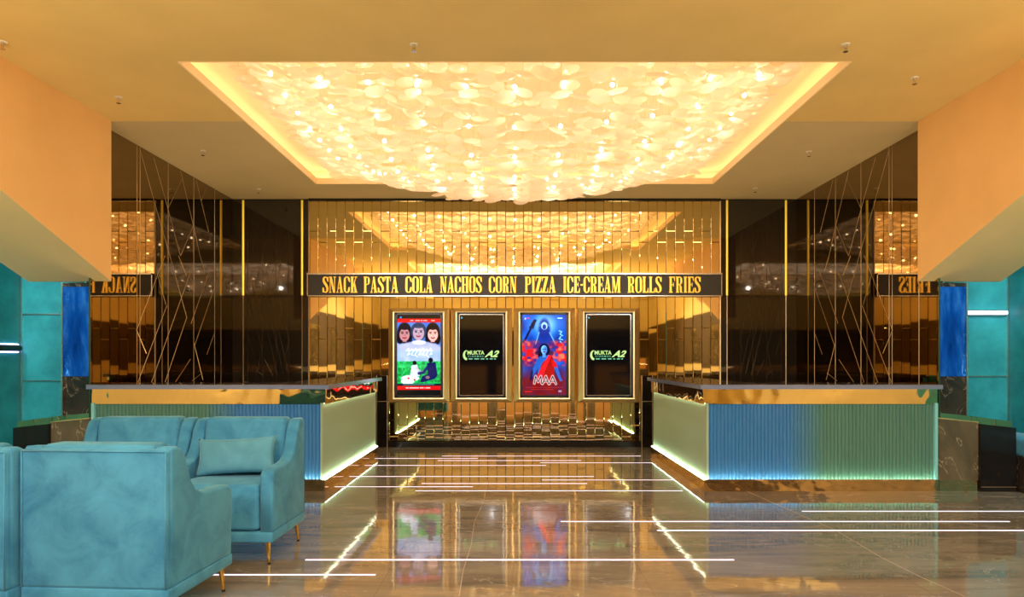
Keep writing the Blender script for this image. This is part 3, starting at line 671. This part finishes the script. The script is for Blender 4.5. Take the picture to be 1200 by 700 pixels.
def digital_poster(cx, kind, label):
    cz = 1.407; hw, hh = .458, .706; sw, sh = .352, .625
    t = thing('digital_poster', label, 'poster display', (cx, FY, cz-hh))
    # frame: four mitred bevelled gold members, standing well off the wall
    bm = nb()
    def ringq(r0, r1):
        for k in range(4): bm.faces.new((r0[k], r0[(k+1) % 4], r1[(k+1) % 4], r1[k]))
    def rr(w_, h_, y): return [bm.verts.new((cx+a*w_, y, cz+b*h_)) for a, b in ((-1,-1),(1,-1),(1,1),(-1,1))]
    l0 = rr(hw-.006, hh-.006, BACK-.008); l1 = rr(hw, hh, FY+.06); l2 = rr(hw-.008, hh-.008, FY+.045); l3 = rr(sw+.03, sh+.026, FY); l4 = rr(sw+.012, sh+.012, FY+.002); l5 = rr(sw+.012, sh+.012, FY+.10)
    for a, b in ((l0,l1),(l1,l2),(l2,l3),(l3,l4),(l4,l5)): ringq(a, b)
    obj('frame', bm, M['brass'], t)
    bm = nb(); yb = FY+.03
    box(bm, cx-sw-.012, cx+sw+.012, yb+.012, yb+.07, cz-sh-.012, cz+sh+.012)
    for x0, x1, a, b in ((-sw-.011,-sw+.028,-sh-.011,sh+.011),(sw-.028,sw+.011,-sh-.011,sh+.011),(-sw,sw,sh-.022,sh+.011),(-sw,sw,-sh-.011,-sh+.03)):
        box(bm, cx+x0, cx+x1, yb-.005, yb+.014, cz+a, cz+b, .003, 1)
    bz = obj('bezel', bm, M['bezel'], t)
    bm = nb()
    w2, a2, b2 = sw-.027, cz-sh+.031, cz+sh-.021
    for x in (-w2-.003, w2+.003): box(bm, cx+x-.0035, cx+x+.0035, yb-.008, yb-.004, a2-.004, b2+.004)
    for z in (a2-.003, b2+.003): box(bm, cx-w2, cx+w2, yb-.008, yb-.004, z-.0035, z+.0035)
    obj('screen_trim', bm, M['silver'] if kind is None else M['bezel'], t)
    if kind is not None: picture('screen', kind(), cx-w2, cx+w2, yb+.008, a2, b2, t)
    else:
        bm = nb(); box(bm, cx-w2, cx+w2, yb+.004, yb+.012, a2, b2); sc_ = obj('screen', bm, M['dark_screen'], t)
        ys = yb+.003; k = 10.18/800; z = cz-.0
        bm = nb()                                             # crescent C
        c0 = (cx-.27, z+.005); pts = []
        for q in range(13): a = math.radians(95+q*14.5); pts.append((c0[0]+.052+.058*math.cos(a), c0[1]+.075*math.sin(a)-.004))
        for q in range(12, -1, -1): a = math.radians(95+q*14.5); pts.append((c0[0]+.062+.036*math.cos(a), c0[1]+.055*math.sin(a)+.006))
        for q in range(12):
            A = [pts[q], pts[q+1], pts[24-q], pts[25-q]]
            try: prism(bm, A, 'y', ys, ys-.002)
            except ValueError: pass
        obj('logo_crescent', bm, M['logo'], t)
        text('logo_lettering', 'MUKTA', cx-.208, cx+.045, ys, z+.008, z+.070, M['logo'], t, fat=.022)
        text('logo_lettering', 'C I N E M A S', cx-.20, cx+.03, ys, z-.028, z-.003, M['logo_g'], t, fat=.01)
        text('logo_lettering', 'A2', cx+.045, cx+.268, ys, z-.028, z+.072, M['logo'], t, shear=.5, fat=.035)
        bm = nb()
        for a, b in ((-.19,-.13),(-.105,-.035),(-.01,.045),(.07,.10),(.125,.17),(.19,.215)): box(bm, cx+a, cx+b, ys-.002, ys, z-.062, z-.046)
        obj('logo_tagline', bm, M['logo_g'], t)
        bm = nb(); box(bm, cx-w2+.02, cx-w2+.042, ys-.002, ys, b2-.055, b2-.033); obj('indicator', bm, M['dot'], t)
    return t
for px, kd, lb in ((490.5, poster_one, 'gold-framed lit poster screen with three faces over green fields, leftmost of four'),
                   (564, None, 'gold-framed dark screen with lime logo, between the two lit posters'),
                   (638, poster_two, 'gold-framed red and blue lit poster screen reading MAA'),
                   (713.5, None, 'gold-framed dark screen with lime logo, rightmost of four')):
    digital_poster((px-603)*FY/800, kd, lb)

# ------------------------------------------------------------------ counters
def flutes(bm, a, b, fixed, axis, z0, z1, pitch, depth, sgn, back=.03):
    """ribbed sheet from a to b; axis 'x' faces -Y, axis 'y' faces sgn*X"""
    n = max(1, round((b-a)/pitch)); p = (b-a)/n; prof = []
    for i in range(n):
        for k in range(5): t = k/5; prof.append((a+(i+t)*p, depth*math.sin(PI*t)))
    prof.append((b, 0))
    def pt(u, dpt, z): return (u, fixed-dpt, z) if axis == 'x' else (fixed+sgn*dpt, u, z)
    lo = [bm.verts.new(pt(u, d, z0)) for u, d in prof]; hi = [bm.verts.new(pt(u, d, z1)) for u, d in prof]
    for i in range(len(prof)-1): bm.faces.new((lo[i], lo[i+1], hi[i+1], hi[i]))
    lb, hb = [bm.verts.new(pt(u, -back, z0)) for u in (a, b)], [bm.verts.new(pt(u, -back, z1)) for u in (a, b)]
    bm.faces.new((lb[0], lb[1], hb[1], hb[0])); bm.faces.new((lo[0], lb[0], hb[0], hi[0])); bm.faces.new((lo[-1], hi[-1], hb[1], lb[1]))
    bm.faces.new([hb[0], hb[1]]+hi[::-1]); bm.faces.new([lb[1], lb[0]]+lo)
CF, CB, CI, CO = 6.97, 9.70, 1.94, 4.33
for s, nm in ((-1, 'left'), (1, 'right')):
    t = thing('service_counter', f'{nm} fluted glass snack counter with mirror band and dark stone top', 'counter', (s*(CI+CO)/2, CF+.3, 0))
    def X(a, b): return (min(s*a, s*b), max(s*a, s*b))
    bm = nb(); x0, x1 = X(CI-.004, CO); box(bm, x0, x1, CF-.004, CF+.6, 0, .113); x0, x1 = X(CI-.004, CI+.6); box(bm, x0, x1, CF+.6, CB, 0, .113)
    obj('plinth', bm, M['plinth'], t)
    bm = nb(); x0, x1 = X(CI+.05, CO-.002); box(bm, x0, x1, CF+.05, CF+.58, .113, 1.045); x0, x1 = X(CI+.05, CI+.58); box(bm, x0, x1, CF+.58, CB-.02, .113, 1.045)
    obj('carcass', bm, M['dark_marble'], t)
    bm = nb(); x0, x1 = X(CI-.004, CO); box(bm, x0, x1, CF-.006, CF-.001, .105, .120); obj('plinth_lip', bm, M['plinth'], t)
    split = 2.98 if s > 0 else 2.98
    bm = nb(); x0, x1 = X(CI+.03, CO-.03); flutes(bm, x0, x1, CF+.045, 'x', .113, .90, .0375, .014, 1, .003); obj('fluted_panel', bm, M['flute_'+nm], t)['label'] = 'fluted glass panel coloured blue at the inner half and green at the outer'
    bm = nb(); flutes(bm, CF+.03, CB-.02, s*(CI+.03), 'y', .113, .90, .03, .005, -s, .02); obj('side_panel', bm, M['flute_pale'], t)['label'] = 'pale ribbed glass panel'
    bm = nb(); x0, x1 = X(CO-.03, CO); box(bm, x0, x1, CF+.01, CF+.05, .113, .90); obj('end_strip', bm, M['aqua_edge'], t)
    bm = nb(); x0, x1 = X(CI+.05, CO); box(bm, x0, x1, CF+.02, CF+.05, .89, 1.045); x0, x1 = X(CI-.002, CI+.05); box(bm, x0, x1, CF+.02, CB-.02, .90, 1.045); x0, x1 = X(CI-.002, CI+.003); box(bm, x0, x1, CF+.02, CB-.02, .888, .9001); obj('mirror_band', bm, M['band'], t)
    bm = nb(); x0, x1 = X(CI-.05, CO+.01); y = CF-.05
    pl = [(s*(CI-.05), CF-.05), (s*(CO+.01), CF-.05), (s*(CO+.01), CF+.62), (s*(CI+.62), CF+.62), (s*(CI+.62), CB), (s*(CI-.05), CB)]
    prism(bm, pl, 'z', 1.047, 1.092); obj('countertop', bm, M['counter_marble'], t)
    bm = nb(); x0, x1 = X(CI-.054, CO+.01); box(bm, x0, x1, CF-.056, CF-.05, 1.044, 1.086); x0, x1 = X(CI-.056, CI-.05); box(bm, x0, x1, CF-.05, CB, 1.044, 1.086); obj('edge_trim', bm, M['counter_edge'], t)
    bm = nb(); x0, x1 = X(CI+.002, CO-.03); box(bm, x0, x1, CF+.002, CF+.014, .113, .1145); x0, x1 = X(CI+.002, CI+.022); box(bm, x0, x1, CF+.002, CB-.02, .113, .121); obj('base_light', bm, M['led_base'], t)
    bm = nb(); x0, x1 = X(CI+.004, CI+.022); box(bm, x0+(.004 if s > 0 else 0), x1-(0 if s > 0 else .004), CF+.06, CB-.04, .895, .899); obj('lip_light', bm, M['led_lip'], t)
    # marble end block
    t = thing('marble_end_block', f'low olive and black marble block with brass top edge at the {nm} counter end', 'marble block', (s*4.72, CF+.3, 0))
    a, b, c = 4.336, 4.735, 5.10
    bm = nb(); prism(bm, [(s*a, .113), (s*b, .113), (s*b, .705), (s*a, .745)], 'y', CF, CF+.085); obj('front_slab', bm, M['olive_marble'], t)
    bm = nb(); prism(bm, [(s*(b+.002), .0), (s*c, .0), (s*c, .650), (s*(b+.002), .690)], 'y', CF-.03, CF+.085); obj('dark_slab', bm, M['black'], t)
    bm = nb(); prism(bm, [(s*b, 0.705), (s*a, .745), (s*a, .800), (s*b, .760)], 'y', CF+.03, CF+.085); prism(bm, [(s*(b+.002), .690), (s*c, .650), (s*c, .71), (s*(b+.002), .758)], 'y', CF+.03, CF+.085); obj('mirror_top', bm, M['band'], t)
    bm = nb(); prism(bm, [(s*a, .741), (s*(b), .701), (s*b, .711), (s*a, .751)], 'y', CF-.006, CF+.03); obj('brass_edge', bm, M['brass'], t)
    bm = nb(); x0, x1 = X(a, b); box(bm, x0, x1, CF-.004, CF+.085, 0, .113); obj('plinth', bm, M['plinth'], t)
    bm = nb(); x0, x1 = X(b+.01, c); box(bm, x0, x1, CF-.034, CF-.029, .045, .052); obj('metal_line', bm, M['brass_line'], t)

# teal bench by the right wall, just inside the frame
t = thing('bench', 'teal velvet bench on dark marble base at the right edge', 'bench', (5.28, 6.75, 0))
bm = nb(); box(bm, 5.12, 5.47, 6.3, 7.5, 0, .36, .01); obj('base', bm, M['dark_marble'], t)
bm = nb(); box(bm, 5.112, 5.118, 6.3, 7.5, .20, .212); box(bm, 5.112, 5.118, 6.3, 7.5, .02, .03); obj('metal_line', bm, M['silver'], t)
bm = nb(); box(bm, 5.11, 5.465, 6.28, 7.52, .36, .56, .05, 4); obj('seat', bm, M['velvet'], t, smooth=True)

# ------------------------------------------------------------------ light lines in the floor
lines = [(534.7,518,751),(537.5,425,560),(540,513,681),(542.6,633,763),(545.7,412,640),(558.7,385,696),(562.8,635,789),(567,494,688),(570.7,380,554),(575.5,487,800),(599.5,940,1230),(611.5,657,1183),(622,770,1230),(656.5,358,860),(674,225,440)]
words = ['first','second','third','fourth','fifth','sixth','seventh','eighth','ninth','tenth','eleventh','twelfth','thirteenth','fourteenth','fifteenth']
for (py, a, b), wd in zip(lines, words):
    d = 800*EYE/(py-421); x0, x1 = (a-603)*d/800, (b-603)*d/800; x0 = max(x0, -1.90 if 6.9 < d < 9.75 else -5.4); x1 = min(x1, 1.90 if 6.9 < d < 9.75 else 5.4)
    hw = .0035+.0035*(7/d)
    bm = nb(); box(bm, x0, x1, d-hw, d+hw, -.003, .0018)
    tag(obj('floor_light_line', bm, M['led_floor'], origin=((x0+x1)/2, d, 0)), f'thin white light line inlaid in the marble floor, {wd} counting from the back wall', 'floor light', 'light lines inlaid in the floor')

# ------------------------------------------------------------------ armchairs
PROF = [(-.315,.215),(-.325,.56),(-.315,.600),(-.285,.622),(-.22,.630),(-.06,.634),(.02,.645),(.075,.675),(.115,.725),(.145,.79),(.17,.85),(.20,.893),(.24,.912),(.30,.915),(.312,.90),(.312,.215)]
def soft_box(x0, x1, y0, y1, z0, z1, bev, puff=0., seg=4):
    bm = nb(); box(bm, x0, x1, y0, y1, z0, z1, bev, seg); return bm
def make_chair(label, loc, rz):
    t = thing('armchair', label, 'armchair', (0,0,0), 0, 'teal velvet armchairs')
    t.location = (0,0,0)
    V = M['velvet']
    for s in (-1, 1):
        bm = nb(); a, b = (s*.295, s*.385)
        prism(bm, PROF, 'x', a, b); bmesh.ops.recalc_face_normals(bm, faces=bm.faces[:])
        es = [e_ for e_ in bm.edges if any(len(f.verts) > 4 for f in e_.link_faces)]
        bmesh.ops.bevel(bm, geom=es, offset=.022, segments=4, profile=.5, affect='EDGES')
        obj('arm', bm, V, t, smooth=True)
    bm = nb(); box(bm, -.378, .378, .285, .335, .215, .905, .018, 3); obj('back_panel', bm, V, t, smooth=True)
    bm = nb(); box(bm, -.293, .293, .13, .31, .40, .925, .03, 4)
    for v_ in bm.verts:
        k = max(0, (v_.co.z-.40)/.535)
        if v_.co.y < .22: v_.co.y += .05*k-.02
    obj('back_cushion', bm, V, t, smooth=True)
    bm = nb(); box(bm, -.288, .288, -.318, .14, .225, .525, .03, 4)
    for v_ in bm.verts:
        if v_.co.z > .48: v_.co.z += .012*(1-(v_.co.x/.29)**2)
    obj('seat_cushion', bm, V, t, smooth=True)
    bm = nb(); box(bm, -.383, .383, -.325, .332, .150, .218, .012, 3); obj('base_rail', bm, V, t, smooth=True)
    bm = nb()                                                # piping round the back panel
    pts = [(-.372, .336, .22), (-.372, .336, .895), (.372, .336, .895), (.372, .336, .22)]
    for a, b in zip(pts, pts[1:]): tube(bm, a, b, .0045, n=6)
    obj('piping', bm, V, t, smooth=True)
    for sx_ in (-1, 1):
        for sy_ in (-1, 1):
            bm = nb(); X_, Y_ = sx_*.335, sy_*.275
            tube(bm, (X_, Y_, .152), (X_+sx_*.012, Y_+sy_*.012, .0), .017, .008, 12); o = obj('leg', bm, M['leg'], t, smooth=False)
            bm = nb(); tube(bm, (X_+sx_*.0115, Y_+sy_*.0115, .012), (X_+sx_*.012, Y_+sy_*.012, 0), .0105, .0105, 12); obj('foot', bm, M['black'], o)
    t.location = loc; t.rotation_euler = (0, 0, rz)
    return t
A = make_chair('teal velvet armchair facing the camera with a lumbar pillow on its seat', (-1.955, 4.78, 0), math.radians(-1))
def dup(src, label, loc, rz):
    r = src.copy(); C.objects.link(r); r['label'] = label; r.location = loc; r.rotation_euler = (0, 0, rz)
    for ch in list(src.children):
        c = ch.copy(); C.objects.link(c); c.parent = r
        for g in ch.children: d = g.copy(); C.objects.link(d); d.parent = c
    return r
dup(A, 'teal velvet armchair facing the camera, no pillow, half hidden behind the foreground chair', (-2.745, 4.82, 0), math.radians(1))
dup(A, 'foreground teal velvet armchair seen from behind, its whole back in view', (-2.055, 3.70, 0), PI+math.radians(-4))
dup(A, 'foreground teal velvet armchair seen from behind, cut off by the left frame edge', (-2.85, 3.665, 0), PI+math.radians(-1))
# pillow
bm = nb(); n = 22; g1, g2 = {}, {}
for i in range(n+1):
    for j in range(n+1):
        u, v_ = i/n*2-1, j/n*2-1
        e1 = (1-abs(u)**2.6)*(1-abs(v_)**2.6); th_ = .062*max(e1, 0)**.45
        pin = 1-.07*(1-abs(u)**2) if True else 1
        x = .283*u*(1-.07*(1-v_*v_)); z = .132*v_*(.90+.12*u*u*abs(u)+.0*u)
        wob = .003*math.sin(9*u+3*v_)*e1
        g1[i, j] = bm.verts.new((x, -th_+wob, z))
        g2[i, j] = g1[i, j] if i in (0, n) or j in (0, n) else bm.verts.new((x, th_, z))
for i in range(n):
    for j in range(n):
        bm.faces.new((g1[i,j], g1[i+1,j], g1[i+1,j+1], g1[i,j+1])); 
        try: bm.faces.new((g2[i,j], g2[i,j+1], g2[i+1,j+1], g2[i+1,j]))
        except ValueError: pass
pl = obj('lumbar_pillow', bm, M['pillow'], smooth=True)
pl.location = (-1.955, 4.80, .668); pl.rotation_euler = (math.radians(-16), math.radians(-3), math.radians(-1))
tag(pl, 'grey-teal velvet lumbar pillow leaning on the armchair seat', 'pillow')

# linear ceiling lights far behind the camera, seen in the mirrors
for k, (x, y) in enumerate(((-3.6,-5.2),(3.6,-5.2),(-3.6,-3.8),(3.6,-3.8))):
    bm = nb(); box(bm, x-1.0, x+1.0, y-.03, y+.03, CEIL-.05, CEIL-.001)
    tag(obj('linear_ceiling_light', bm, M['yellow_led'], origin=(x, y, CEIL)), ('slim yellow ceiling light behind the camera, %s %s one, seen in mirrors' % (('far', 'far', 'near', 'near')[k], ('left', 'right')[k % 2])), 'ceiling light')
for o in C.objects:
    if '_o' in o.keys(): del o['_o']
